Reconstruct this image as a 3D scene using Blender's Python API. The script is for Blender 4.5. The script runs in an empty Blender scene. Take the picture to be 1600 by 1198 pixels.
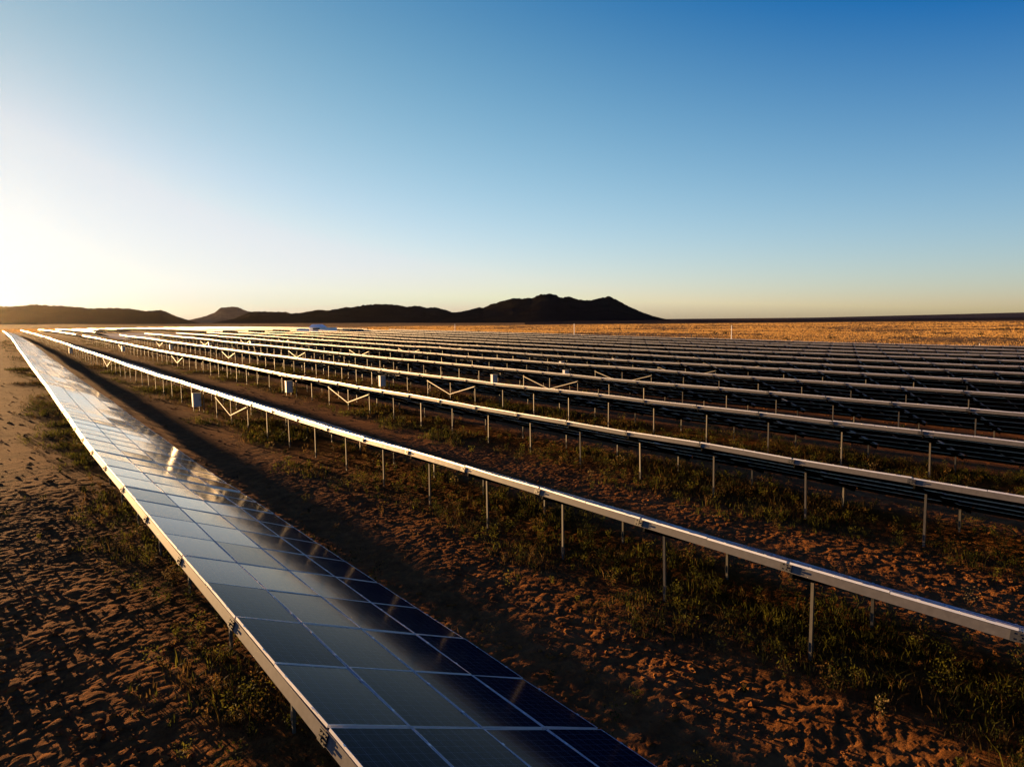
import bpy, math, random
import numpy as np
from mathutils import Matrix, Vector

C = bpy.context.scene.collection
rng = np.random.default_rng(7)
random.seed(7)

# ------------------------------------------------------------------ camera
cam_d = bpy.data.cameras.new('camera'); cam = bpy.data.objects.new('camera', cam_d); C.objects.link(cam)
fwd = Vector((0.585840806687467, 0.8056911187999986, -0.08747782751408867))
rgt = Vector((0.8082319579417601, -0.5887786194202127, -0.010041886040855843))
upv = Vector((0.05959573291274384, 0.06481942918936484, 0.9961158518054806))
CAMZ = 7.1
m = Matrix.Identity(4)
for i in range(3):
    m[i][0] = rgt[i]; m[i][1] = upv[i]; m[i][2] = -fwd[i]
m[2][3] = CAMZ
cam.matrix_world = m
cam_d.sensor_width = 36.0; cam_d.lens = 36.0 * 1122.594 / 1600.0
cam_d.clip_start = 0.1; cam_d.clip_end = 60000
bpy.context.scene.camera = cam

# ------------------------------------------------------------------ sky, sun, exposure
SUN_EL, SUN_AZ = math.radians(3.0), math.radians(-8.5)       # azimuth measured from +Y towards +X
W = bpy.data.worlds.new('World'); bpy.context.scene.world = W; W.use_nodes = True
wn = W.node_tree.nodes; wl = W.node_tree.links
for n_ in list(wn): wn.remove(n_)
wo = wn.new('ShaderNodeOutputWorld'); bg = wn.new('ShaderNodeBackground'); sky = wn.new('ShaderNodeTexSky')
sky.sky_type = 'NISHITA'; sky.sun_disc = False
sky.sun_elevation = SUN_EL; sky.sun_rotation = SUN_AZ
sky.altitude = 1100; sky.air_density = 0.6; sky.dust_density = 0.4; sky.ozone_density = 1.0
SKY_S = 0.06; bg.inputs['Strength'].default_value = SKY_S
def wmath(op, a, b):
    n = wn.new('ShaderNodeMath'); n.operation = op
    for i, v in enumerate((a, b)):
        if isinstance(v, (int, float)): n.inputs[i].default_value = v
        else: wl.new(v, n.inputs[i])
    return n.outputs[0]
wtc = wn.new('ShaderNodeTexCoord'); wsz = wn.new('ShaderNodeSeparateXYZ'); wl.new(wtc.outputs['Generated'], wsz.inputs[0])
wsc = wn.new('ShaderNodeSeparateColor'); wl.new(sky.outputs[0], wsc.inputs[0]); wcc = wn.new('ShaderNodeCombineColor')
grade = []
elv = wmath('MINIMUM', wmath('MAXIMUM', wsz.outputs[2], 0.0), 0.5)
low = wmath('EXPONENT', wmath('MULTIPLY', elv, -20.0), 0.0)
for ci, (k_, a_, e_, o_, h_, lo_) in enumerate([(-.55, .611, -.289, .327, -.27, .006), (1.239, .123, -.028, 3.209, -.089, .024), (-.62, .489, -.62, .076, -.80, .05)]):   # clear evening air: contrast of each channel
    v = wmath('POWER', wsc.outputs[ci], a_)
    v = wmath('MULTIPLY', v, wmath('EXPONENT', wmath('ADD', wmath('ADD', wmath('MULTIPLY', elv, e_), wmath('MULTIPLY', low, h_)), k_), 0.0))
    v = wmath('MAXIMUM', wmath('SUBTRACT', v, o_), lo_)
    grade.append(v)
wdot = wn.new('ShaderNodeVectorMath'); wdot.operation = 'DOT_PRODUCT'; wl.new(wtc.outputs['Generated'], wdot.inputs[0])
wdot.inputs[1].default_value = (math.sin(SUN_AZ) * math.cos(SUN_EL), math.cos(SUN_AZ) * math.cos(SUN_EL), math.sin(SUN_EL))
warm = wmath('ADD', wmath('MULTIPLY', wmath('MAXIMUM', wdot.outputs['Value'], 0.0), -0.6), 1.83)          # the low sky is whiter towards the sun
grade[1] = wmath('MINIMUM', grade[1], wmath('MULTIPLY', grade[2], warm)); grade[0] = wmath('MINIMUM', grade[0], wmath('MULTIPLY', grade[1], wmath('ADD', wmath('MULTIPLY', low, .33), .91)))
for ci in range(3): wl.new(wmath('MULTIPLY', wmath('MINIMUM', grade[ci], wmath('ADD', wmath('MULTIPLY', grade[ci], .46), (.40, .43, .45)[ci])), 0.25 / SKY_S), wcc.inputs[ci])
wl.new(wcc.outputs[0], bg.inputs['Color'])
wl.new(bg.outputs[0], wo.inputs['Surface'])
sd = bpy.data.lights.new('sun', 'SUN'); so = bpy.data.objects.new('sun', sd); C.objects.link(so)
sd.energy = 5.0; sd.angle = math.radians(0.55); sd.color = (1.0, 0.58, 0.24)
sdir = Vector((math.sin(SUN_AZ) * math.cos(SUN_EL), math.cos(SUN_AZ) * math.cos(SUN_EL), math.sin(SUN_EL)))
so.rotation_euler = sdir.to_track_quat('Z', 'Y').to_euler(); so.location = sdir * 200
vs = bpy.context.scene.view_settings
vs.view_transform = 'Standard'; vs.look = 'None'; vs.exposure = 2.0; vs.gamma = 1.0; vs.use_curve_mapping = False
bpy.context.scene.cycles.max_bounces = 6

# ------------------------------------------------------------------ helpers
def tag(o, label=None, cat=None, group=None, kind=None):
    if label: o['label'] = label
    if cat: o['category'] = cat
    if group: o['group'] = group
    if kind: o['kind'] = kind
    return o

def empty(name, loc):
    o = bpy.data.objects.new(name, None); C.objects.link(o); o.location = loc; o.empty_display_size = 0.3
    return o

def mesh_np(name, V, F, mats, mat_idx=None, uv=None, col=None, smooth=False):
    """V (n,3), F (m,k) of equal-sided faces"""
    V = np.asarray(V, dtype=np.float32); F = np.asarray(F, dtype=np.int32)
    me = bpy.data.meshes.new(name)
    k = F.shape[1]
    me.vertices.add(len(V)); me.vertices.foreach_set('co', V.ravel())
    me.loops.add(F.size); me.loops.foreach_set('vertex_index', F.ravel())
    me.polygons.add(len(F)); me.polygons.foreach_set('loop_start', np.arange(0, F.size, k, dtype=np.int32))
    if mat_idx is not None: me.polygons.foreach_set('material_index', np.asarray(mat_idx, dtype=np.int32))
    if uv is not None:
        l = me.uv_layers.new(name='UVMap'); l.data.foreach_set('uv', np.asarray(uv, dtype=np.float32).ravel())
    if col is not None:
        a = me.color_attributes.new('tint', 'FLOAT_COLOR', 'POINT')
        c4 = np.ones((len(V), 4), np.float32); c4[:, :3] = col; a.data.foreach_set('color', c4.ravel())
    for mt in mats: me.materials.append(mt)
    me.polygons.foreach_set('use_smooth', np.full(len(F), bool(smooth)))
    me.update(calc_edges=True); me.validate()
    return me

def link(name, me, parent=None, loc=None):
    o = bpy.data.objects.new(name, me); C.objects.link(o)
    if parent is not None: o.parent = parent
    if loc is not None: o.location = loc
    return o

BOXF = np.array([[0,2,3,1],[4,5,7,6],[0,1,5,4],[2,6,7,3],[0,4,6,2],[1,3,7,5]])
BOXV = np.array([[x, y, z] for z in (0, 1) for y in (0, 1) for x in (0, 1)], float)   # index = x + 2y + 4z
def box(x0, x1, y0, y1, z0, z1):
    return np.array([x0, y0, z0]) + BOXV * np.array([x1 - x0, y1 - y0, z1 - z0])

class MB:                                   # collects quads
    def __init__(s): s.v = []; s.f = []; s.m = []; s.n = 0
    def add(s, V, F, mi=0):
        V = np.asarray(V, float); F = np.asarray(F)
        s.v.append(V); s.f.append(F + s.n); s.n += len(V)
        s.m.append(np.full(len(F), mi) if np.isscalar(mi) else np.asarray(mi))
    def box(s, *a, mi=0): s.add(box(*a), BOXF, mi)
    def bar(s, a, b, w, h, mi=0, side=(1, 0, 0)):
        a = np.asarray(a, float); b = np.asarray(b, float); d = b - a; L = np.linalg.norm(d); d /= L
        sx = np.asarray(side, float); sx = sx - d * (sx @ d); sx /= np.linalg.norm(sx); sz = np.cross(sx, d)
        q = BOXV - np.array([.5, 0, .5])
        s.add(a + q[:, :1] * w * sx + q[:, 1:2] * L * d + q[:, 2:] * h * sz, BOXF, mi)
    def bars_profile(s, a, b, pts, side=(1, 0, 0), mi=0):
        for (x0, x1, z0, z1) in pts:         # rectangles of the section swept from a to b
            a_ = np.asarray(a, float); b_ = np.asarray(b, float); d = b_ - a_; L = np.linalg.norm(d); d /= L
            sx = np.asarray(side, float); sx = sx - d * (sx @ d); sx /= np.linalg.norm(sx); sz = np.cross(sx, d)
            q = BOXV
            s.add(a_ + (x0 + q[:, :1] * (x1 - x0)) * sx + q[:, 1:2] * L * d + (z0 + q[:, 2:] * (z1 - z0)) * sz, BOXF, mi)
    def mesh(s, name, mats, smooth=False):
        return mesh_np(name, np.concatenate(s.v), np.concatenate(s.f), mats, np.concatenate(s.m), smooth=smooth)

# ------------------------------------------------------------------ noise
def _h(ix, iy, seed):
    n = (ix.astype(np.int64) * 374761393 + iy.astype(np.int64) * 668265263 + seed * 1442695041) & 0xFFFFFFFF
    n = ((n ^ (n >> 13)) * 1274126177) & 0xFFFFFFFF
    return ((n ^ (n >> 16)) & 0xFFFF) / 65535.0
def vnoise(x, y, seed=0):
    x0 = np.floor(x); y0 = np.floor(y); fx = x - x0; fy = y - y0
    fx = fx * fx * fx * (fx * (fx * 6 - 15) + 10); fy = fy * fy * fy * (fy * (fy * 6 - 15) + 10)
    a = _h(x0, y0, seed); b = _h(x0 + 1, y0, seed); c = _h(x0, y0 + 1, seed); d = _h(x0 + 1, y0 + 1, seed)
    return (a + (b - a) * fx + (c - a) * fy + (a - b - c + d) * fx * fy) * 2 - 1
def sstep(a, b, x):
    t = np.clip((x - a) / (b - a), 0, 1); return t * t * (3 - 2 * t)
def rot2(x, y, a): return x * math.cos(a) - y * math.sin(a), x * math.sin(a) + y * math.cos(a)

# ------------------------------------------------------------------ terrain
TU = [-200, 40, 60, 80, 110, 145, 185, 240, 300, 400, 550, 900, 3000]
TZ = [0, 0, .08, .22, .5, .8, 1.25, 1.7, 2.1, 2.5, 2.35, 2.3, 2.3]
def base_z(x, y):
    x = np.asarray(x, float); y = np.asarray(y, float)
    t = np.interp(y, TU, TZ) * (1 - sstep(140, 330, x))
    r = np.hypot(x, y); az = np.degrees(np.arctan2(x, np.maximum(y, 1e-3)))
    t = t + 9.0 * sstep(600, 3000, r) * (1 - sstep(8, 42, az))
    return t
ROW_N0, PITCH, BETA, WID, BAY = 3.0025, 9.5949, math.radians(19.96), 4.7153, 4.0
EDGE_H = CAMZ - 4.815                                        # height of the high edge over the ground
WIDH = WID * math.cos(BETA)
def weed_zone(x, y):
    """0..1 how overgrown the ground is (bands under the tables)"""
    k = np.floor((x - ROW_N0 + 2.4) / PITCH); l = x - ROW_N0 - k * PITCH       # -2.4 .. 7.2 inside each row strip
    wob = 0.9 * vnoise(x * .13 + 3, y * .13, 11) + 0.5 * vnoise(x * .6, y * .6, 12)
    z = sstep(-1.4, 0.3, l + wob) * (1 - sstep(3.8, 5.6, l + wob))
    return z * sstep(-14.5, -6, x) * (1 - sstep(131, 134, x)) * (1 - sstep(545, 560, y))
def relief(x, y, sp):
    """clods and hummocks; octaves finer than the local grid spacing are dropped"""
    z = np.zeros_like(x)
    for i, (lam, amp) in enumerate([(.13, .012), (.21, .015), (.36, .010), (.66, .008), (1.3, .009), (3.1, .013), (8, .025), (19, .04), (45, .05), (140, .07)]):
        w = sstep(1.6, 3.2, lam / sp)
        px, py = rot2(x, y, .7 * i + .3)
        n = vnoise(px / lam, py / lam, i)
        if lam < 1: n = np.abs(n) ** .7 * 2 - .9
        z += w * amp * n
    return z
def ground_z(x, y):
    x = np.atleast_1d(np.asarray(x, float)); y = np.atleast_1d(np.asarray(y, float))
    sp = np.full_like(x, .1)
    return base_z(x, y) + relief(x, y, sp) * .8
def axis(lo, a, b, hi, st, gneg, gpos):
    mid = list(np.arange(a, b, st)); p = []; c = mid[-1]; s = st
    while c < hi: s *= 1 + gpos; c += s; p.append(c)
    q = []; c = a; s = st
    while c > lo: s *= 1 + gneg; c -= s; q.append(c)
    return np.array(q[::-1] + mid + p)
gx = axis(-9000, -1.5, 26, 15000, .055, .035, .0165)
gy = axis(-1500, 5, 34, 15000, .055, .05, .0165)
sx = np.gradient(gx); sy = np.gradient(gy)
X, Y = np.meshgrid(gx, gy); SP = np.maximum(*np.meshgrid(sx, sy))
Z = base_z(X, Y) + relief(X, Y, SP) * (1 - .35 * weed_zone(X, Y))
nx, ny = len(gx), len(gy)
idx = np.arange(nx * ny).reshape(ny, nx)
F = np.stack([idx[:-1, :-1], idx[:-1, 1:], idx[1:, 1:], idx[1:, :-1]], -1).reshape(-1, 4)

# ------------------------------------------------------------------ materials
def new_mat(name):
    mt = bpy.data.materials.new(name); mt.use_nodes = True
    nt = mt.node_tree; return mt, nt, nt.nodes['Principled BSDF'], nt.links
def simple(name, col, rough=.6, metal=0.0, var=.15, scale=6.0, bump=0.0, spec=.5):
    mt, nt, p, l = new_mat(name); p.inputs['Specular IOR Level'].default_value = spec
    p.inputs['Roughness'].default_value = rough; p.inputs['Metallic'].default_value = metal
    tc = nt.nodes.new('ShaderNodeTexCoord'); nz = nt.nodes.new('ShaderNodeTexNoise'); nz.inputs['Scale'].default_value = scale; nz.inputs['Detail'].default_value = 5
    l.new(tc.outputs['Object'], nz.inputs['Vector'])
    r = nt.nodes.new('ShaderNodeValToRGB'); l.new(nz.outputs['Fac'], r.inputs['Fac'])
    r.color_ramp.elements[0].position = .3; r.color_ramp.elements[1].position = .7
    r.color_ramp.elements[0].color = (*[c * (1 - var) for c in col], 1); r.color_ramp.elements[1].color = (*[min(1, c * (1 + var)) for c in col], 1)
    l.new(r.outputs[0], p.inputs['Base Color'])
    mr = nt.nodes.new('ShaderNodeMapRange'); mr.inputs['To Min'].default_value = rough * .85; mr.inputs['To Max'].default_value = min(1, rough * 1.15)
    l.new(nz.outputs['Fac'], mr.inputs['Value']); l.new(mr.outputs[0], p.inputs['Roughness'])
    if bump:
        b = nt.nodes.new('ShaderNodeBump'); b.inputs['Strength'].default_value = bump; b.inputs['Distance'].default_value = .02
        l.new(nz.outputs['Fac'], b.inputs['Height']); l.new(b.outputs[0], p.inputs['Normal'])
    return mt
M_ALU = simple('anodised_aluminium', (.66, .65, .63), .42, .4, .04, 3)
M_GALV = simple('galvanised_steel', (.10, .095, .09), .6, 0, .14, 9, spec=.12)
M_RAIL = simple('shade_dark_inner_rail', (.009, .0085, .008), .8, 0, .2, 9, spec=.03)  # inner rails and rafters: shade under the tables put into the steel colour
M_POST = simple('galvanised_post', (.085, .078, .067), .6, .1, .2, 6)
M_BRACE = simple('bare_steel_strut', (.27, .25, .22), .5, .3, .08, 5)
M_DARK = simple('dark_bracket_steel', (.016, .018, .022), .55, .2, .2, 20)
M_CABLE = simple('black_cable', (.02, .02, .02), .5, 0, .1, 20)
M_BACK = simple('panel_backsheet', (.011, .0105, .010), .7, 0, .05, 3, spec=.04)  # white sheet coloured near-black, the underside's shade is in the base colour
M_CAB = simple('white_cabinet_paint', (.74, .72, .68), .45, 0, .06, 4)
M_CABD = simple('grey_cabinet_door', (.62, .61, .60), .5, 0, .06, 4)
M_STATW = simple('white_container_paint', (.78, .78, .78), .5, 0, .08, 1.2)
M_STATR = simple('pale_roof_sheet', (.70, .72, .74), .5, 0, .08, 1.2)
M_VENT = simple('dark_louvre', (.06, .06, .07), .6, 0, .2, 5)
M_MAST = simple('pale_mast_paint', (.80, .78, .72), .5, 0, .06, 2)

def glass_mat():
    mt, nt, p, l = new_mat('solar_cell_glass'); N = nt.nodes.new
    uv = N('ShaderNodeUVMap'); sep = N('ShaderNodeSeparateXYZ'); l.new(uv.outputs[0], sep.inputs[0])
    def mth(op, a, b=None, c=None):
        n = N('ShaderNodeMath'); n.operation = op
        for i, v in enumerate((a, b, c)):
            if v is None: continue
            if isinstance(v, (int, float)): n.inputs[i].default_value = v
            else: l.new(v, n.inputs[i])
        return n.outputs[0]
    def line(src, count, width):            # 1 on the line
        f = mth('FRACT', mth('MULTIPLY', src, count)); d = mth('ABSOLUTE', mth('SUBTRACT', f, .5))
        return mth('GREATER_THAN', d, .5 - width)
    gap = mth('MAXIMUM', line(sep.outputs[0], 12, .012), line(sep.outputs[1], 6, .014))
    bus = line(mth('ADD', sep.outputs[1], 1 / 36.0), 18, .022)
    geo = N('ShaderNodeObjectInfo')
    tc = N('ShaderNodeTexCoord')
    vor = N('ShaderNodeTexVoronoi'); vor.inputs['Scale'].default_value = 34; l.new(tc.outputs['Object'], vor.inputs['Vector'])
    cr = N('ShaderNodeMixRGB'); cr.inputs[1].default_value = (.0015, .0035, .010, 1); cr.inputs[2].default_value = (.003, .0065, .018, 1)
    l.new(vor.outputs['Color'], cr.inputs[0])
    m1 = N('ShaderNodeMixRGB'); l.new(mth('MULTIPLY', bus, .42), m1.inputs[0]); l.new(cr.outputs[0], m1.inputs[1]); m1.inputs[2].default_value = (.16, .17, .19, 1)
    m2 = N('ShaderNodeMixRGB'); l.new(mth('MULTIPLY', gap, .6), m2.inputs[0]); l.new(m1.outputs[0], m2.inputs[1]); m2.inputs[2].default_value = (.21, .21, .22, 1)
    # thin dust film
    nz = N('ShaderNodeTexNoise'); nz.inputs['Scale'].default_value = 1.3; nz.inputs['Detail'].default_value = 6; l.new(tc.outputs['Object'], nz.inputs['Vector'])
    m3 = N('ShaderNodeMixRGB'); l.new(mth('MULTIPLY', nz.outputs['Fac'], .02), m3.inputs[0]); l.new(m2.outputs[0], m3.inputs[1]); m3.inputs[2].default_value = (.28, .21, .15, 1)
    l.new(m3.outputs[0], p.inputs['Base Color'])
    l.new(mth('MULTIPLY_ADD', nz.outputs['Fac'], .05, .085), p.inputs['Roughness'])
    p.inputs['Specular IOR Level'].default_value = 0.0
    # anti-reflective glass: almost no mirror near face-on, strong towards grazing
    fr = N('ShaderNodeFresnel'); fr.inputs['IOR'].default_value = 1.34
    gl = N('ShaderNodeBsdfGlossy'); l.new(mth('MULTIPLY_ADD', nz.outputs['Fac'], .05, .075), gl.inputs['Roughness'])
    fac = mth('MINIMUM', mth('MULTIPLY', mth('MULTIPLY', mth('POWER', fr.outputs[0], 2.5), 5.6), mth('MULTIPLY_ADD', geo.outputs['Random'], .5, .72)), .92)
    mx = N('ShaderNodeMixShader'); l.new(fac, mx.inputs[0]); l.new(p.outputs[0], mx.inputs[1]); l.new(gl.outputs[0], mx.inputs[2])
    l.new(mx.outputs[0], nt.nodes['Material Output'].inputs['Surface'])
    return mt
M_GLASS = glass_mat()

def soil_mat():
    mt, nt, p, l = new_mat('dry_veld_soil'); N = nt.nodes.new
    geo = N('ShaderNodeNewGeometry'); pos = geo.outputs['Position']
    sep = N('ShaderNodeSeparateXYZ'); l.new(pos, sep.inputs[0])
    def noise(scale, det=6, rough=.6, vec=pos):
        n = N('ShaderNodeTexNoise'); n.inputs['Scale'].default_value = scale; n.inputs['Detail'].default_value = det; n.inputs['Roughness'].default_value = rough
        l.new(vec, n.inputs['Vector']); return n.outputs['Fac']
    def ramp(src, stops):
        r = N('ShaderNodeValToRGB'); l.new(src, r.inputs[0]); e = r.color_ramp.elements
        while len(e) < len(stops): e.new(.5)
        for q, (a, c) in zip(e, stops): q.position = a; q.color = (*c, 1)
        return r.outputs[0]
    def mth(op, a, b):
        n = N('ShaderNodeMath'); n.operation = op; n.use_clamp = False
        for i, v in enumerate((a, b)):
            if isinstance(v, (int, float)): n.inputs[i].default_value = v
            else: l.new(v, n.inputs[i])
        return n.outputs[0]
    def mr(src, a, b):
        n = N('ShaderNodeMapRange'); n.interpolation_type = 'SMOOTHSTEP'; l.new(src, n.inputs[0]); n.inputs[1].default_value = a; n.inputs[2].default_value = b; return n.outputs[0]
    def mix(f, a, b):
        n = N('ShaderNodeMixRGB'); l.new(f, n.inputs[0]); l.new(a, n.inputs[1]); l.new(b, n.inputs[2]); return n.outputs[0]
    soil = ramp(noise(1.8, 8, .7), [(.28, (.085, .034, .011)), (.5, (.18, .072, .020)), (.72, (.31, .135, .038))])
    pale = ramp(noise(.35, 5), [(.45, (.14, .054, .014)), (.68, (.28, .115, .030))])
    near = mix(mth('MULTIPLY', noise(.16, 4), .6), soil, pale)
    veld = ramp(noise(.11, 9, .72), [(.30, (.05, .032, .016)), (.42, (.16, .085, .028)), (.55, (.40, .22, .065)), (.75, (.52, .30, .095))])
    far_band = ramp(noise(.018, 6, .65), [(.36, (.35, .3, .25)), (.55, (1, 1, 1))])
    vm = N('ShaderNodeMixRGB'); vm.blend_type = 'MULTIPLY'; vm.inputs[0].default_value = .8; l.new(veld, vm.inputs[1]); l.new(far_band, vm.inputs[2])
    wob = mth('MULTIPLY', mth('SUBTRACT', noise(.08, 3), .5), 6.0)
    f = mth('MAXIMUM', mr(mth('ADD', sep.outputs[0], wob), 133, 138), mr(mth('ADD', sep.outputs[1], wob), 548, 562))
    f = mth('MAXIMUM', f, mr(sep.outputs[0], -25, -60))
    l.new(mix(f, near, vm.outputs[0]), p.inputs['Base Color'])
    p.inputs['Roughness'].default_value = .95; p.inputs['Specular IOR Level'].default_value = .006
    b1 = N('ShaderNodeBump'); b1.inputs['Strength'].default_value = .9; b1.inputs['Distance'].default_value = .07; l.new(noise(9, 9, .75), b1.inputs['Height'])
    b2 = N('ShaderNodeBump'); b2.inputs['Strength'].default_value = .9; b2.inputs['Distance'].default_value = .6; l.new(noise(.9, 6, .65), b2.inputs['Height'])
    l.new(mth('MULTIPLY', f, .9), b2.inputs['Strength'])
    l.new(b1.outputs[0], b2.inputs['Normal']); l.new(b2.outputs[0], p.inputs['Normal'])
    return mt
M_SOIL = soil_mat()

def plant_mat(name, transl=.45):
    mt, nt, p, l = new_mat(name); N = nt.nodes.new
    at = N('ShaderNodeVertexColor'); at.layer_name = 'tint'
    l.new(at.outputs['Color'], p.inputs['Base Color']); p.inputs['Roughness'].default_value = .7; p.inputs['Specular IOR Level'].default_value = .05
    tr = N('ShaderNodeBsdfTranslucent'); l.new(at.outputs['Color'], tr.inputs['Color'])
    mx = N('ShaderNodeMixShader'); mx.inputs[0].default_value = transl
    l.new(p.outputs[0], mx.inputs[1]); l.new(tr.outputs[0], mx.inputs[2]); l.new(mx.outputs[0], nt.nodes['Material Output'].inputs['Surface'])
    return mt
M_WEED = plant_mat('weed_leaves', .6); M_DRY = plant_mat('dry_grass_blades', .35)

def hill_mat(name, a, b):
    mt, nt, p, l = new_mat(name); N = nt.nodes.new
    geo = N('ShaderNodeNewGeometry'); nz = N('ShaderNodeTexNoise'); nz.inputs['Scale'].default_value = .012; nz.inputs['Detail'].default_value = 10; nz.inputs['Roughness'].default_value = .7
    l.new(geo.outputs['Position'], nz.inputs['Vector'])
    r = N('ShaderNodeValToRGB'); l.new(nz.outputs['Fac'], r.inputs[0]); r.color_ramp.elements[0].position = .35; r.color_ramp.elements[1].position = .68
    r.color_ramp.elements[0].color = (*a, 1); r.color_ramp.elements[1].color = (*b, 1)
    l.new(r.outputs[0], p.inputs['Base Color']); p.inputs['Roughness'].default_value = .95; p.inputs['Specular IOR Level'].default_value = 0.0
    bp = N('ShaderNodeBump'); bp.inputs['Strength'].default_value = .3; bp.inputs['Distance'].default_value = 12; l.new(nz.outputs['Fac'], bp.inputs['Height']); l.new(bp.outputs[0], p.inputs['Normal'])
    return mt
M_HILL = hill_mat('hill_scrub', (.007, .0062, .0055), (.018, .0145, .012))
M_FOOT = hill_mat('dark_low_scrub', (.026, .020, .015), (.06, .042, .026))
M_PLAT = hill_mat('plateau_scrub_cone_haze', (.045, .039, .034), (.09, .074, .060))
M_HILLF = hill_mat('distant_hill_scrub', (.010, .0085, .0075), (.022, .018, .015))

# ------------------------------------------------------------------ ground
g_me = mesh_np('ground', np.stack([X, Y, Z], -1).reshape(-1, 3), F, [M_SOIL])
tag(link('ground', g_me), kind='structure')

# ------------------------------------------------------------------ hills (real ridges, kilometres away)
def pix_dir(x, y):
    v = fwd + rgt * ((x - 800) / 1122.594) - upv * ((y - 599) / 1122.594)
    return math.atan2(v.x, v.y), v.z / math.hypot(v.x, v.y)
def hill(name, prof, foot, ridge, back, mat, rough=1.0, seed=3):
    pa = np.array([pix_dir(*p) for p in prof]); az = np.linspace(pa[0, 0], pa[-1, 0], 420)
    el = np.interp(az, pa[:, 0], pa[:, 1])
    nr = 60; rows = []
    for j in range(nr):
        t = j / (nr - 1)
        if t < .62:
            s = t / .62; r = foot + (ridge - foot) * s; sh = s ** 1.35
        else:
            s = (t - .62) / .38; r = ridge + (back - ridge) * s; sh = 1 - s ** 1.2
        r_ = r * (1 + .03 * vnoise(az * 24, np.full_like(az, 5.0), seed) * (1 if foot < 3000 else .4))
        x = r_ * np.sin(az); y = r_ * np.cos(az)
        top = CAMZ + el * ridge; gz = base_z(x, y) - 1.0
        lam = ridge * .03
        gul = vnoise(x / lam, y / lam, seed) * .5 + vnoise(x / lam * 2.3, y / lam * 2.3, seed + 1) * .28 + vnoise(x / lam * 5.1, y / lam * 5.1, seed + 2) * .14
        hgt = np.maximum(top - gz, -2)
        env = math.sin(math.pi * min(1, max(0, sh))) if t < .62 else 0
        z = gz + hgt * sh * (1 + rough * .38 * gul * env)
        z += max(0, (sh - .85) / .15) * hgt * (.3 + .7 * rough) * (.020 * vnoise(az * 700, np.zeros_like(az), seed + 5) + .022 * vnoise(az * 230, np.zeros_like(az), seed + 6))
        rows.append(np.stack([x, y, z], -1))
    V = np.concatenate(rows); n = len(az); I = np.arange(nr * n).reshape(nr, n)
    Fh = np.stack([I[:-1, :-1], I[:-1, 1:], I[1:, 1:], I[1:, :-1]], -1).reshape(-1, 4)
    return tag(link(name, mesh_np(name, V, Fh, [mat], smooth=True)), kind='structure')
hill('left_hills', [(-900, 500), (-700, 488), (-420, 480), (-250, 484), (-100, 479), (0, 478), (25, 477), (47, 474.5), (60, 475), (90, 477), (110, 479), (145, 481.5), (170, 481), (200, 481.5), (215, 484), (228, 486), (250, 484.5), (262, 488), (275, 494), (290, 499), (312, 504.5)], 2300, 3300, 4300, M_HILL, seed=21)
hill('cone_hill', [(270, 504), (300, 499), (320, 494), (335, 488), (345, 480.5), (352, 479.5), (370, 479), (380, 484), (392, 487), (420, 487.5), (450, 491), (500, 503)], 5200, 6200, 7200, M_PLAT, seed=31)  # paler hill colour stands in for the haze of distance
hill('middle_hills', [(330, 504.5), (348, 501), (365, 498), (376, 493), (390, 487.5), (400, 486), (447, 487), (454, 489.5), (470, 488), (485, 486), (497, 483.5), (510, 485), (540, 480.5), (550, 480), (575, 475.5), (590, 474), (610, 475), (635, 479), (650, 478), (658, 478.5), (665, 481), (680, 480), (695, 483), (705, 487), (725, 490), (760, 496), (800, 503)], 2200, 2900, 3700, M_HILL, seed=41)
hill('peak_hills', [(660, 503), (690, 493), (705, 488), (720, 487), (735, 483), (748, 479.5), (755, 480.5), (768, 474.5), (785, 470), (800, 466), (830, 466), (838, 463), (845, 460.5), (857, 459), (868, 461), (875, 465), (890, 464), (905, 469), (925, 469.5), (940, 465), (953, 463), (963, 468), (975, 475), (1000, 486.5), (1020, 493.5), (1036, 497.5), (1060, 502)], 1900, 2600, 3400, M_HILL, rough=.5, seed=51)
hill('right_plateau', [(960, 503), (1000, 500), (1050, 498.3), (1150, 498), (1200, 497.5), (1280, 496), (1400, 493), (1500, 490.5), (1600, 488), (1800, 484), (2100, 480), (2500, 490)], 1150, 6000, 9000, M_PLAT, rough=.12, seed=61)
hill('dark_foothills', [(820, 503), (900, 501.5), (1000, 500.2), (1200, 499.3), (1400, 498), (1500, 496.8), (1600, 496), (1900, 494), (2300, 497)], 1050, 1500, 2200, M_FOOT, rough=.3, seed=71)

# ------------------------------------------------------------------ solar rows
PL, PW = 1.955, WID / 4 - .028                   # one panel: along the row, down the slope
def panel_templates():
    # local: x down the slope, y along the row, z normal; origin at panel centre, top of frame z=0
    hx, hy = PW / 2, PL / 2; lip = .006
    lam = box(-hx + .004, hx - .004, -hy + .004, hy - .004, -.012, -.005)
    fr = MB()
    fr.box(-hx, -hx + lip, -hy, hy, -.042, 0); fr.box(hx - lip, hx, -hy, hy, -.042, 0)
    fr.box(-hx + lip, hx - lip, -hy, -hy + lip, -.042, -.0005); fr.box(-hx + lip, hx - lip, hy - lip, hy, -.042, -.0005)
    return lam, np.concatenate(fr.v), np.concatenate(fr.f)
LAM, FRV, FRF = panel_templates()
LAM_UV = np.zeros((6, 4, 2))
for fi, f in enumerate(BOXF):
    for ci, vi in enumerate(f): LAM_UV[fi, ci] = (BOXV[vi, 1], BOXV[vi, 0])
LAM_MI = np.array([1, 0, 1, 1, 1, 1])            # top glass, rest backsheet
me_lam = mesh_np('panel', LAM, BOXF, [M_GLASS, M_BACK], LAM_MI, LAM_UV)
me_frame = mesh_np('frame', FRV, FRF, [M_ALU])
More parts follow.
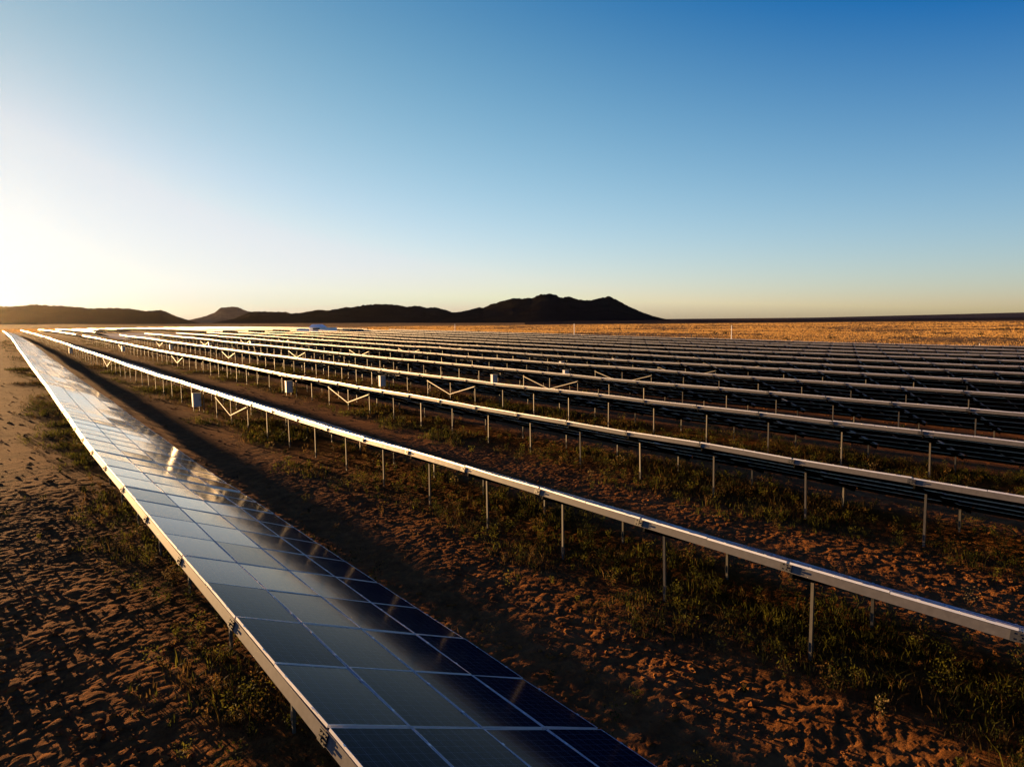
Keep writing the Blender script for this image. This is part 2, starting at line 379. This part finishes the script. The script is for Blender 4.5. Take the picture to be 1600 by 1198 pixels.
# one mesh with frame and glass for panels too far off to show the frame on its own
ALLV = np.concatenate([LAM, FRV]); ALLF = np.concatenate([BOXF, FRF + 8]); ALLM = np.concatenate([LAM_MI, np.full(len(FRF), 2)])
ALLUV = np.concatenate([LAM_UV, np.zeros((len(FRF), 4, 2))])
me_panel_far = mesh_np('panel', ALLV, ALLF, [M_GLASS, M_BACK, M_ALU], ALLM, ALLUV)

def mat_bay(u0, zz0, zz1, x0=0.0, x1=0.0):
    """frame of one bay: origin at its high edge, tilted and following the terrain"""
    pitch = math.atan2(zz1 - zz0, BAY)
    return Matrix.Translation((x0, u0, zz0)) @ Matrix.Rotation(-math.atan2(x1 - x0, BAY), 4, 'Z') @ Matrix.Rotation(pitch, 4, 'X') @ Matrix.Rotation(BETA, 4, 'Y')

SLOPE = np.array([math.cos(BETA), 0, -math.sin(BETA)]); NORM = np.array([math.sin(BETA), 0, math.cos(BETA)])
PURL = [.02, WID * .25, WID * .5, WID * .75, WID - .02]
POSTX = (.9, 3.4)                                 # distance of front and rear post from the high edge
def post_mesh(h):
    b = MB()                                     # C-section post with a foot clamp
    b.box(-.026, .026, -.035, -.030, -.25, h); b.box(-.026, -.021, -.030, .033, -.25, h); b.box(.021, .026, -.030, .033, -.25, h)
    b.box(-.036, .036, -.043, -.0355, .16, .36); b.box(-.036, .036, .0335, .04, .16, .36)
    b.box(-.02, .02, -.050, -.0435, .20, .225); b.box(-.02, .02, -.050, -.0435, .29, .315)
    return b

def build_row(k, u_start, u_end, label, detail, braces=(), far=False):
    """k row index from the viewer; detail 2: panels with frame sub-parts, 1: single-mesh panels, 0: merged"""
    n0 = ROW_N0 + k * PITCH
    nb = int(round((u_end - u_start) / BAY))
    us = u_start + np.arange(nb + 1) * BAY
    zg = base_z(np.full(nb + 1, n0 + 2.0), us)
    ze = zg + EDGE_H + rng.normal(0, .009, nb + 1) + sstep(12, 40, us) * (.035 * np.sin(us * .11 + k * 1.7) + .02 * np.sin(us * .31 + k))
    # the nearest row bends gently to the right in the distance
    xb = np.interp(us, [0, 30, 62, 93, 115, 148, 228, 300, 400], [0, .03, .45, .7, .9, 1.15, 1.95, 2.2, 2.6]) if k == 0 else np.zeros(nb + 1)
    root = empty('solar_panel_row', (n0, us[0], float(zg[0])))
    tag(root, label, 'solar panel row', 'rows of ground-mounted solar panels')
    off = np.array([n0, us[0], float(zg[0])])
    # ---- panels
    bays = []
    for i in range(nb):
        dz = rng.normal(0, .006, 2)
        bays.append(mat_bay(us[i] + .025, ze[i] + dz[0], ze[i + 1] + dz[1], xb[i], xb[i + 1]))
    cand = []
    for i in range(nb):
        for j in range(2):
            for c in range(4):
                y = .0 + PL / 2 + j * (PL + .018) + .01
                x = (c + .5) * WID / 4
                jit = Matrix.Rotation(rng.normal(0, .0055), 4, 'X') @ Matrix.Rotation(rng.normal(0, .0045), 4, 'Y')
                M = bays[i] @ Matrix.Translation((x, y, 0)) @ jit
                cand.append((i, c, M))
    if detail > 0:
        def key(t):
            p = t[2].translation; w = Vector((n0 + p.x, p.y, p.z - CAMZ)); dep = w.dot(fwd)
            vis = dep > 1 and abs(w.dot(rgt)) / dep < 800 / 1122 + .05 and abs(w.dot(upv)) / dep < 599 / 1122 + .05
            return (0 if vis else 1e5) + w.length + (0 if (k == 0 or t[1] == 0) else 40)
        order = sorted(range(len(cand)), key=lambda q: key(cand[q]))
        solo, rest = order[:100], order[100:]
    else:
        solo, rest = [], range(len(cand))
    for q in solo:
        M = cand[q][2].copy(); M.translation = M.translation + Vector((0, -us[0], -float(zg[0])))
        o = link('panel', me_lam if detail == 2 else me_panel_far, root); o.matrix_local = M
        if detail == 2: link('frame', me_frame, o)
    rest = list(rest)
    if rest:
        A = np.array([np.array(cand[q][2]) for q in rest])
        tv = np.concatenate([ALLV, np.ones((len(ALLV), 1))], 1)
        V = np.einsum('nij,vj->nvi', A, tv)[..., :3] - np.array([0, us[0], float(zg[0])])
        Fm = (ALLF[None] + (np.arange(len(rest)) * len(ALLV))[:, None, None]).reshape(-1, 4)
        me = mesh_np('panel', V.reshape(-1, 3), Fm, [M_GLASS, M_BACK, M_ALU], np.tile(ALLM, len(rest)), np.tile(ALLUV, (len(rest), 1, 1)))
        tag(link('panel', me, root), kind='stuff' if len(cand) > 100 else None)
    # ---- purlins, one continuous rail per line, with the clamps that hold the panels
    pb = MB(); cb = MB()
    for i in range(nb):
        B = np.array(bays[i]); 
        for pi, s in enumerate(PURL):
            s_ = s + (.0 if pi == 0 else 0)
            if pi in (0, 4):
                secs = [(-.02 + s_, -.014 + s_, -.205, -.0455), (-.014 + s_, .045 + s_, -.205, -.199), (-.014 + s_, .045 + s_, -.052, -.0455)] if pi == 0 else \
                       [(.014 + s_, .02 + s_, -.16, -.0455), (-.045 + s_, .014 + s_, -.16, -.154), (-.045 + s_, .014 + s_, -.052, -.0455)]
            else:
                secs = [(-.03 + s_, .03 + s_, -.14, -.0455)]
            for (x0, x1, z0, z1) in secs:
                V = box(x0, x1, .004, BAY - .004, z0, z1)
                V = (np.concatenate([V, np.ones((8, 1))], 1) @ B.T)[:, :3]
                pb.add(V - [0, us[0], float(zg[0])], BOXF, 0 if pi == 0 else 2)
            if not far and us[i] < 130:
                for yy in (.46, 1.46, 2.46, 3.46):
                    w = .016 if 0 < pi < 4 else .012
                    sx_ = s_ if 0 < pi < 4 else (0.004 if pi == 0 else WID - .02)
                    V = box(sx_ - w, sx_ + w, yy, yy + .05, -.003, .006)
                    V = (np.concatenate([V, np.ones((8, 1))], 1) @ B.T)[:, :3]
                    pb.add(V - [0, us[0], float(zg[0])], BOXF, 1)
    link('purlin', pb.mesh('purlin', [M_GALV, M_ALU, M_RAIL]), root)
    # ---- rafters, splice brackets, posts at every bay boundary
    raf = []; posts = []; brk = []
    me_post = {}
    hf = EDGE_H - POSTX[0] * math.tan(BETA) - .30; hr = EDGE_H - POSTX[1] * math.tan(BETA) - .30
    for i in range(nb + 1):
        z0 = ze[i] - zg[0]; y0 = us[i] - us[0]
        a = np.array([xb[i], y0, z0]) + SLOPE * .22 - NORM * .255; b_ = np.array([xb[i], y0, z0]) + SLOPE * (WID - .2) - NORM * .225
        rb = MB(); rb.bar(a, b_, .06, .10, side=(0, 1, 0))
        raf.append(rb)
        posts.append((xb[i] + POSTX[0], y0, zg[i] - zg[0], ze[i] - zg[i] - EDGE_H, 0)); posts.append((xb[i] + POSTX[1], y0, zg[i] - zg[0], ze[i] - zg[i] - EDGE_H, 1))
        brk.append((y0, z0, xb[i]))
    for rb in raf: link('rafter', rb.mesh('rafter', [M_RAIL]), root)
    mp = [post_mesh(hf).mesh('post', [M_POST]), post_mesh(hr).mesh('post', [M_POST])]
    def near_key(y, x): 
        w = Vector((n0 + x, y + us[0], -CAMZ + 1)); dep = w.dot(fwd)
        vis = dep > 1 and abs(w.dot(rgt)) / dep < .75
        return (0 if vis else 1e5) + w.length
    order = sorted(range(len(posts)), key=lambda q: near_key(posts[q][1], posts[q][0]))
    cut = 0 if far else 100
    for q in order[:cut]:
        x, y, z, dz, t = posts[q]; o = link('post', mp[t], root); o.location = (x, y, z + dz); o.rotation_euler = (rng.normal(0, .007), rng.normal(0, .007), rng.normal(0, .05))
    rest = order[cut:]
    if rest:
        mb = MB()
        for q in rest:
            x, y, z, dz, t = posts[q]; h = hf if t == 0 else hr
            mb.box(x - .026, x + .026, y - .035, y + .033, z + dz - .25, z + dz + h)
        tag(link('post', mb.mesh('post', [M_POST]), root), kind='stuff' if len(posts) > 100 else None)
    # brackets: plate with bolts at each purlin splice on the high edge
    bm = MB()
    bm.box(-.030, -.0205, -.12, .12, -.20, -.05); 
    for yy in (-.08, .0, .08):
        bm.box(-.045, -.0302, yy - .018, yy + .018, -.095, -.07); bm.box(-.045, -.0302, yy - .018, yy + .018, -.18, -.155)
    bm.box(-.06, -.0302, -.03, .012, -.14, -.11); bm.box(-.075, -.0602, -.05, .03, -.145, -.105)
    me_b = bm.mesh('splice_bracket', [M_DARK])
    bo = sorted(range(len(brk)), key=lambda q: near_key(brk[q][0], 0))
    bc = 0 if far else 60
    for q in bo[:bc]:
        y, z, bx_ = brk[q]; o = link('splice_bracket', me_b, root)
        o.matrix_local = Matrix.Translation((bx_, y, z)) @ Matrix.Rotation(BETA, 4, 'Y')
    # ---- V braces: two struts meeting low on the middle post
    for uc in braces:
        i = int(round((uc - us[0]) / BAY))
        if i < 1 or i > nb - 1: continue
        for s in (-1, 1):
            mb = MB(); x = POSTX[0] - .075
            a = (x, us[i] - us[0], zg[i] - zg[0] + .62); b2 = (x, us[i + s] - us[0], zg[i + s] - zg[0] + hf - .08)
            mb.bar(a, b2, .045, .06)
            link('diagonal_brace', mb.mesh('diagonal_brace', [M_BRACE]), root)
    return root

PH = {-1: 3.1, 0: 3.965, 1: .054, 2: 2.116, 3: 2.203, 4: .171, 5: .297}
def phase(k, u): p = PH.get(k, (k * 1.37) % 4); return p + math.floor((u - p) / BAY) * BAY
words = ['nearest', 'second', 'third', 'fourth', 'fifth', 'sixth', 'seventh', 'eighth', 'ninth', 'tenth', 'eleventh', 'twelfth', 'thirteenth', 'fourteenth']
near_labels = {
    0: 'nearest solar row, its four columns of dark blue glass turned up to the viewer',
    1: 'second solar row, flaring gold where the sun glints along its upper edge',
    2: 'third solar row, running just behind the one whose edge flares gold',
    3: 'fourth solar row, with a white cabinet and wide V brace under its middle',
    4: 'fifth solar row, its V brace half hidden by the row in front',
    5: 'sixth solar row, carrying a white cabinet that shows only its upper half',
}
BR = {1: (52.4, 116.4, 168), 2: (54.4, 118, 175), 3: (54.4, 126.3, 188), 4: (52.4, 120, 184), 5: (52.3, 118, 186), 6: (52, 118, 186), 7: (52, 118, 186), 8: (52, 118)}
for k in range(14):
    start = phase(k, .8 + 3.25 * k - 16)
    end = 400 if k == 0 else 229 if k == 1 else 241 if k in (2, 3) else 259
    lab = near_labels.get(k, words[k] + (' solar row from the viewer, a thin grey edge before the far gap' if k < 13 else ' and last solar row, its edge bordering the golden plain'))
    build_row(k, start, end, lab, 2 if k < 4 else 1, BR.get(k, ()))
far_end = {1: 409, 2: 468, 3: 489, 4: 510, 5: 526, 6: 523, 7: 525, 8: 531, 9: 545, 10: 545, 11: 545, 12: 545, 13: 545}
for k in range(1, 14):
    st = phase(k, {1: 240, 2: 266, 3: 305, 4: 385, 5: 400, 6: 451}.get(k, 281))
    build_row(k, st, far_end[k], 'far solar row beyond the service gap, continuing the line of the %s row' % words[k], 0, far=True)

# ------------------------------------------------------------------ combiner boxes
def combiner(n, u, label, s=1.0):
    z = float(base_z(n, u))
    r = empty('combiner_box', (n, u, z)); tag(r, label, 'electrical cabinet', 'white combiner cabinets along the rows')
    b = MB(); b.box(-.30, .30, -.19, .19, .38, 1.45); b.box(-.325, .325, -.23, .215, 1.4505, 1.485)
    link('cabinet', b.mesh('cabinet', [M_CAB]), r)
    d = MB(); d.box(-.27, .27, -.206, -.1905, .42, 1.41); dd = link('door', d.mesh('door', [M_CABD]), r)
    h = MB(); h.box(.19, .215, -.235, -.2065, .85, 1.0); link('handle', h.mesh('handle', [M_DARK]), dd)
    l = MB()
    for x in (-.22, .22): l.box(x - .03, x + .03, -.03, .03, -.25, .3795)
    link('stand', l.mesh('stand', [M_POST]), r)
    return r
nm = ['nearest', 'second', 'third', 'fourth', 'fifth', 'sixth', 'seventh']
for k, u in [(1, 61.2), (2, 67.4), (3, 67.2), (4, 60.9), (5, 60.8), (6, 72.9), (7, 72.9)]:
    extra = {1: ', the biggest one, left of a V brace', 2: ', a few posts left of its V brace', 3: ', left of a broad V brace', 4: ', its foot hidden by the row in front', 5: ', half hidden by the row before', 6: ', only its top showing', 7: ', a pale speck over the row before'}[k]
    combiner(ROW_N0 + k * PITCH + .62, u, 'white cabinet standing under the %s solar row' % words[k] + extra)
for k, u in [(1, 167.9), (2, 169.8), (3, 171.8), (4, 178.1), (5, 178.4)]:
    combiner(ROW_N0 + k * PITCH + .62, u, 'small bright cabinet far down the %s solar row near the service gap' % words[k])

# ------------------------------------------------------------------ inverter station in the gap
def station(n, u):
    z = float(base_z(n, u))
    r = empty('inverter_building', (n, u, z)); r.rotation_euler.z = math.radians(-38)
    tag(r, 'long white inverter building with hipped roof among the far rows', 'building')
    b = MB(); b.box(-5, 5, -1.6, 1.6, 0, 3.2); link('wall', b.mesh('wall', [M_STATW]), r)
    v = np.array([[-5.2, -1.8, 3.2], [5.2, -1.8, 3.2], [5.2, 1.8, 3.2], [-5.2, 1.8, 3.2], [-4.2, -.9, 4.4], [-.6, -.9, 4.4], [-.6, .9, 4.4], [-4.2, .9, 4.4], [1.2, -1.8, 3.21], [1.2, 1.8, 3.21]])
    f = [[0, 1, 2, 3], [4, 5, 6, 7], [0, 8, 5, 4], [8, 9, 6, 5], [9, 3, 7, 6], [3, 0, 4, 7]]
    link('roof', mesh_np('roof', v, f, [M_STATR]), r)
    w = MB(); w.box(-3.6, -.9, -1.66, -1.601, 2.2, 3.0); link('vent', w.mesh('vent', [M_VENT]), r)
    d = MB(); d.box(2.2, 3.2, -1.65, -1.601, .0, 2.1); link('door', d.mesh('door', [M_CABD]), r)
    return r
station(106.5, 272)
def container(n, u):
    z = float(base_z(n, u))
    r = empty('shipping_container', (n, u, z)); r.rotation_euler.z = math.radians(-38)
    tag(r, 'short white equipment container left of the long inverter building', 'container')
    b = MB(); b.box(-2.0, 2.0, -1.2, 1.2, .15, 2.75)
    for i in range(14):
        x = -1.9 + i * .28; b.box(x, x + .12, -1.235, -1.2005, .3, 2.6)
    link('shell', b.mesh('shell', [M_STATW]), r)
    d = MB(); d.box(-2.05, -2.001, -1.1, 1.1, .25, 2.65); link('door', d.mesh('door', [M_CABD]), r)
    w = MB(); w.box(.3, 1.0, -1.26, -1.2355, .9, 1.8); link('vent', w.mesh('vent', [M_VENT]), r)
    return r
container(98.3, 272)
# gravel service road crossing the gap
b = []
ys = np.linspace(264, 392, 50); xs = np.linspace(35, 67, 20)
RX, RY = np.meshgrid(xs, ys); RZ = base_z(RX, RY) + .30
I = np.arange(RX.size).reshape(RX.shape)
M_ROAD = simple('grey_gravel', (.17, .17, .19), .8, 0, .15, .6, spec=.03)
tag(link('service_road', mesh_np('service_road', np.stack([RX, RY, RZ], -1).reshape(-1, 3), np.stack([I[:-1, :-1], I[:-1, 1:], I[1:, 1:], I[1:, :-1]], -1).reshape(-1, 4), [M_ROAD])), kind='structure')

# ------------------------------------------------------------------ masts on the plain
def mast(px, py, n, h, rad, label):
    z = float(base_z(n[0], n[1]))
    r = empty('mast', (n[0], n[1], z)); tag(r, label, 'mast', 'pale masts on the golden plain')
    def tube(name, r0, r1, z0, z1, mat):
        a = np.linspace(0, 2 * math.pi, 11)[:-1]
        V = np.concatenate([np.stack([r0 * np.cos(a), r0 * np.sin(a), np.full(10, z0)], -1), np.stack([r1 * np.cos(a), r1 * np.sin(a), np.full(10, z1)], -1), [[0, 0, z1]]])
        bm = [[i, (i + 1) % 10, 10 + (i + 1) % 10, 10 + i] for i in range(10)]
        link(name, mesh_np(name, V[:20], bm, [mat]), r)
    tube('pole', rad, rad * .75, -.2, h, M_MAST); tube('tip', rad * .35, rad * .1, h, h + .6, M_GALV)
    bb = MB(); bb.box(-.3, .3, -.3, .3, -.2, .25); link('footing', bb.mesh('footing', [M_CABD]), r)
mast(0, 0, (178, 290), 3.9, .11, 'short pale mast behind the far rows, left of the highest summit')
mast(0, 0, (173, 199), 4.4, .11, 'pale mast on the plain below the highest summit')
mast(0, 0, (162, 122), 4.6, .11, 'tallest pale mast, standing at the edge of the last row right of the peak')
mast(0, 0, (157, 60), 1.6, .06, 'small thin post on the golden plain at the far right')

# ------------------------------------------------------------------ loose clods and stones on the bare soil
def clods():
    o6 = np.array([[1, 0, 0], [-1, 0, 0], [0, 1, 0], [0, -1, 0], [0, 0, 1], [0, 0, -1]], float)
    o6 = np.concatenate([o6, np.array([[a, b, c] for a in (-.62, .62) for b in (-.62, .62) for c in (-.62, .62)])])
    tri = []
    for sx_ in (0, 1):
        for sy_ in (2, 3):
            for sz_ in (4, 5):
                c = 6 + (0 if sx_ == 1 else 4) + (0 if sy_ == 3 else 2) + (0 if sz_ == 5 else 1)
                for a, b in ((sx_, sy_), (sy_, sz_), (sz_, sx_)): tri.append([a, b, c])
    tri = np.array(tri); P = []; Sz = []
    for (r0, r1, dens, sz) in [(3, 16, 26, 1.0), (16, 34, 13, 1.1), (34, 80, 3.0, 1.25), (80, 190, .5, 1.5)]:
        N_ = int(dens * r1 * 1.9 * r1 * 1.2); x = rng.uniform(-r1 * .35, r1 * 1.4, N_); y = rng.uniform(-3, r1, N_)
        d = np.hypot(x, y); az = np.degrees(np.arctan2(x, y)); cl = sstep(-.5, .6, vnoise(x * .5, y * .5, 70) + .6 * vnoise(x * 2, y * 2, 71))
        k = (d > r0) & (d < r1) & (az > -14) & (az < 80) & (x < 134) & (rng.uniform(0, 1, N_) < (.2 + .8 * cl) * (1 - .6 * weed_zone(x, y)))
        P.append(np.stack([x[k], y[k]], -1)); Sz.append(sz * (.014 + .06 * rng.uniform(0, 1, k.sum()) ** 3.6))
    P = np.concatenate(P); Sz = np.concatenate(Sz); n = len(P)
    z = ground_z(P[:, 0], P[:, 1])
    V = o6[None] * (1 + rng.uniform(-.32, .32, (n, 14, 1))) * Sz[:, None, None] * np.stack([rng.uniform(.7, 1.7, n), rng.uniform(.7, 1.7, n), rng.uniform(.5, 1.0, n)], -1)[:, None]
    a = rng.uniform(0, 6.283, n); ca, sa_ = np.cos(a)[:, None], np.sin(a)[:, None]
    V = np.stack([V[..., 0] * ca - V[..., 1] * sa_, V[..., 0] * sa_ + V[..., 1] * ca, V[..., 2]], -1)
    V += np.concatenate([P, (z + Sz * .15)[:, None]], 1)[:, None]
    T = (tri[None] + (np.arange(n) * 14)[:, None, None]).reshape(-1, 3)
    print('clods', n)
    return mesh_np('soil_clods', V.reshape(-1, 3), T, [M_SOIL])
tag(link('soil_clods', clods()), 'loose reddish clods and stones scattered over the bare soil between rows', 'stones', kind='stuff')

# ------------------------------------------------------------------ vegetation
def blades(P, H, Wd, lean, tint, name, mat, nseg=2):
    """P (n,3) roots, one bent two-segment blade each"""
    n = len(P); a = rng.uniform(0, 2 * math.pi, n); ln = lean * rng.uniform(.2, 1.3, n)
    fx, fy = np.cos(a), np.sin(a); sxx, syy = -fy, fx
    w = Wd; V = np.zeros((n, 5, 3), np.float32)
    V[:, 0] = P - np.stack([sxx * w, syy * w, np.zeros(n)], -1); V[:, 1] = P + np.stack([sxx * w, syy * w, np.zeros(n)], -1)
    mid = P + np.stack([fx * H * ln * .35, fy * H * ln * .35, H * .6], -1)
    V[:, 2] = mid + np.stack([sxx * w * .8, syy * w * .8, np.zeros(n)], -1); V[:, 3] = mid - np.stack([sxx * w * .8, syy * w * .8, np.zeros(n)], -1)
    V[:, 4] = P + np.stack([fx * H * ln, fy * H * ln, H * (1 - .25 * ln)], -1)
    b = (np.arange(n) * 5)[:, None]
    T = np.concatenate([b + [0, 1, 2], b + [0, 2, 3], b + [3, 2, 4]]).astype(np.int32)
    me = mesh_np(name, V.reshape(-1, 3), T, [mat], col=np.repeat(tint, 5, 0))
    return me
GREEN = np.array([[.027, .030, .006], [.062, .060, .010], [.012, .014, .005], [.046, .030, .010], [.085, .050, .017]])
def weeds():
    pts = []; hs = []
    # scatter tufts with density falling with distance
    for (r0, r1, dens, nb, sc) in [(4, 26, 17, 7, 1.0), (26, 60, 12, 6, 1.3), (60, 130, 6, 5, 1.7), (130, 300, 1.0, 4, 2.4)]:
        N_ = int(dens * (r1 * 1.6) * (r1 * 1.15))
        x = rng.uniform(-6, r1 * 1.3, N_); y = rng.uniform(-2, r1, N_)
        d = np.hypot(x, y); az = np.degrees(np.arctan2(x, y))
        z = weed_zone(x, y); patch = sstep(-.35, .5, vnoise(x * .35, y * .35, 30) + .35 * vnoise(x * 1.4, y * 1.4, 31))
        keep = (d > r0) & (d < r1) & (az > -12) & (az < 78) & (x < 134) & (rng.uniform(0, 1, N_) < z * (.12 + .88 * patch ** 1.5) + .008)
        x, y, z, patch = x[keep], y[keep], z[keep], patch[keep]
        h0 = (.08 + .30 * patch * rng.uniform(.3, 1.15, len(x)) * (.35 + .65 * z)) * (1 + .15 * (sc - 1))
        gp = vnoise(x * .11 + 9, y * .11, 55) + .4 * vnoise(x * .5, y * .5, 56)
        kind = np.where(rng.uniform(-.6, .6, len(x)) < gp, rng.integers(0, 2, len(x)), rng.integers(2, 5, len(x)))
        for _ in range(nb):
            px = x + rng.normal(0, .09 * sc, len(x)); py = y + rng.normal(0, .09 * sc, len(x))
            pts.append((px, py, h0 * rng.uniform(.5, 1.25, len(x)), np.full(len(x), .008 * sc), kind))
    px, py, h, w, kd = [np.concatenate(q) for q in zip(*pts)]
    pz = ground_z(px, py) - .03
    tint = GREEN[kd] * rng.uniform(.6, 1.35, (len(px), 1))
    print('weed blades', len(px))
    me_b = blades(np.stack([px, py, pz], -1), h, w * rng.uniform(.6, 1.7, len(px)), .75, tint, 'weeds', M_WEED)
    # leafy herbs and dry seed heads near the viewer: small loose leaves through the volume of each plant
    Vs = []; Ts = []
    for (r1, dens, nl, sz) in [(30, 2.6, 60, 1.0), (80, .7, 34, 1.7)]:
        N_ = int(dens * r1 * 1.6 * r1 * 1.15)
        x = rng.uniform(-6, r1 * 1.3, N_); y = rng.uniform(-2, r1, N_); zz = weed_zone(x, y)
        keep = (rng.uniform(0, 1, N_) < zz * .8 + .02) & (np.hypot(x, y) > (4 if r1 == 30 else 30)) & (x < 134)
        x, y = x[keep], y[keep]; n = len(x)
        hh = rng.uniform(.15, .55, n) ** 1.0; ww = hh * rng.uniform(.35, .7, n); z0 = ground_z(x, y)
        kd2 = rng.choice(6, n, p=[.28, .24, .21, .15, .108, .012]); HC = np.concatenate([GREEN, [[.13, .095, .045]]])
        for _ in range(nl):
            t = rng.uniform(0, 1, n) ** .7; a = rng.uniform(0, 6.283, n); r = ww * np.sqrt(rng.uniform(0, 1, n)) * (.35 + .65 * t)
            c = np.stack([x + r * np.cos(a), y + r * np.sin(a), z0 + hh * t], -1)
            s_ = sz * rng.uniform(.010, .026, n)
            u = rng.normal(0, 1, (n, 3)); u /= np.linalg.norm(u, axis=1)[:, None]; v = np.cross(u, rng.normal(0, 1, (n, 3))); v /= np.linalg.norm(v, axis=1)[:, None]
            Vs.append(np.stack([c - u * s_[:, None] * 1.5, c + v * s_[:, None] * .6, c + u * s_[:, None] * 1.5, c - v * s_[:, None] * .6], 1))
            Ts.append(HC[kd2] * rng.uniform(.6, 1.4, (n, 1)))
    V = np.concatenate(Vs); T = np.concatenate(Ts)
    me_l = mesh_np('leaves', V.reshape(-1, 3), np.arange(V.shape[0] * 4).reshape(-1, 4), [M_WEED], col=np.repeat(T, 4, 0))
    import bmesh
    bm = bmesh.new(); bm.from_mesh(me_b); bm.from_mesh(me_l); bm.to_mesh(me_b); bm.free(); bpy.data.meshes.remove(me_l)
    return me_b
tag(link('weeds', weeds()), 'low green and straw weeds growing under and between the solar rows', 'weeds', kind='stuff')
def veld():
    pts = []
    for (r0, r1, N_, sc) in [(120, 260, 60000, 1.0), (260, 520, 70000, 1.7), (520, 1000, 60000, 3.2)]:
        az = np.radians(rng.uniform(-12, 74, N_)); d = np.sqrt(rng.uniform(r0 ** 2, r1 ** 2, N_))
        x = d * np.sin(az); y = d * np.cos(az)
        inside = ((x > 134) | (y > 555))
        pn = sstep(-.35, .3, vnoise(x * .022, y * .022, 40) + .55 * vnoise(x * .08, y * .08, 41) + .3 * vnoise(x * .3, y * .3, 42))
        k = inside & (rng.uniform(0, 1, N_) < .07 + .93 * pn); x, y = x[k], y[k]
        for _ in range(3):
            pts.append((x + rng.normal(0, .22 * sc, len(x)), y + rng.normal(0, .22 * sc, len(x)), (.22 + .25 * rng.uniform(0, 1, len(x))) * (1 + .25 * (sc - 1)), np.full(len(x), .05 * sc)))
    n_grass = sum(len(q[0]) for q in pts)
    # low dark bushes dotted over the grass
    N_ = 900; az = np.radians(rng.uniform(-8, 72, N_)); d = np.sqrt(rng.uniform(150 ** 2, 950 ** 2, N_)); x = d * np.sin(az); y = d * np.cos(az)
    k = ((x > 140) | (y > 570)) & (vnoise(x * .03, y * .03, 47) > -.15); x, y = x[k], y[k]; sz = rng.uniform(.4, 1.3, len(x))
    for _ in range(34):
        a = rng.uniform(0, 6.283, len(x)); r = sz * np.sqrt(rng.uniform(0, 1, len(x)))
        pts.append((x + r * np.cos(a), y + r * np.sin(a), sz * rng.uniform(.4, .9, len(x)), np.full(len(x), .09)))
    px, py, h, w = [np.concatenate(q) for q in zip(*pts)]
    pz = base_z(px, py) - .05
    cols = np.array([[.44, .25, .07], [.52, .31, .095], [.36, .19, .055], [.10, .07, .025]])
    tint = 1.3 * cols[rng.choice(4, len(px), p=[.36, .3, .24, .10])] * rng.uniform(.7, 1.2, (len(px), 1))
    tint[n_grass:] = np.array([.030, .026, .012]) * rng.uniform(.6, 1.4, (len(px) - n_grass, 1))
    return blades(np.stack([px, py, pz], -1), h, w, .5, tint, 'dry_grass', M_DRY)
tag(link('dry_grass', veld()), 'golden dry grass covering the plain behind the solar field', 'dry grass', kind='stuff')

# ------------------------------------------------------------------ evening haze (even density; the sky lies outside it)
hm = bpy.data.materials.new('evening_haze'); hm.use_nodes = True; hn = hm.node_tree
for n_ in list(hn.nodes): hn.nodes.remove(n_)
ho = hn.nodes.new('ShaderNodeOutputMaterial'); pv = hn.nodes.new('ShaderNodeVolumePrincipled')
pv.inputs['Color'].default_value = (.95, .85, .68, 1); pv.inputs['Density'].default_value = 2.6e-6; pv.inputs['Anisotropy'].default_value = .88
hn.links.new(pv.outputs[0], ho.inputs['Volume'])
HB = MB(); HB.box(-12000, 18000, -2500, 18000, -60, 260)
tag(link('haze', HB.mesh('haze', [hm])), 'thin golden evening haze over the plain', 'haze', kind='stuff')
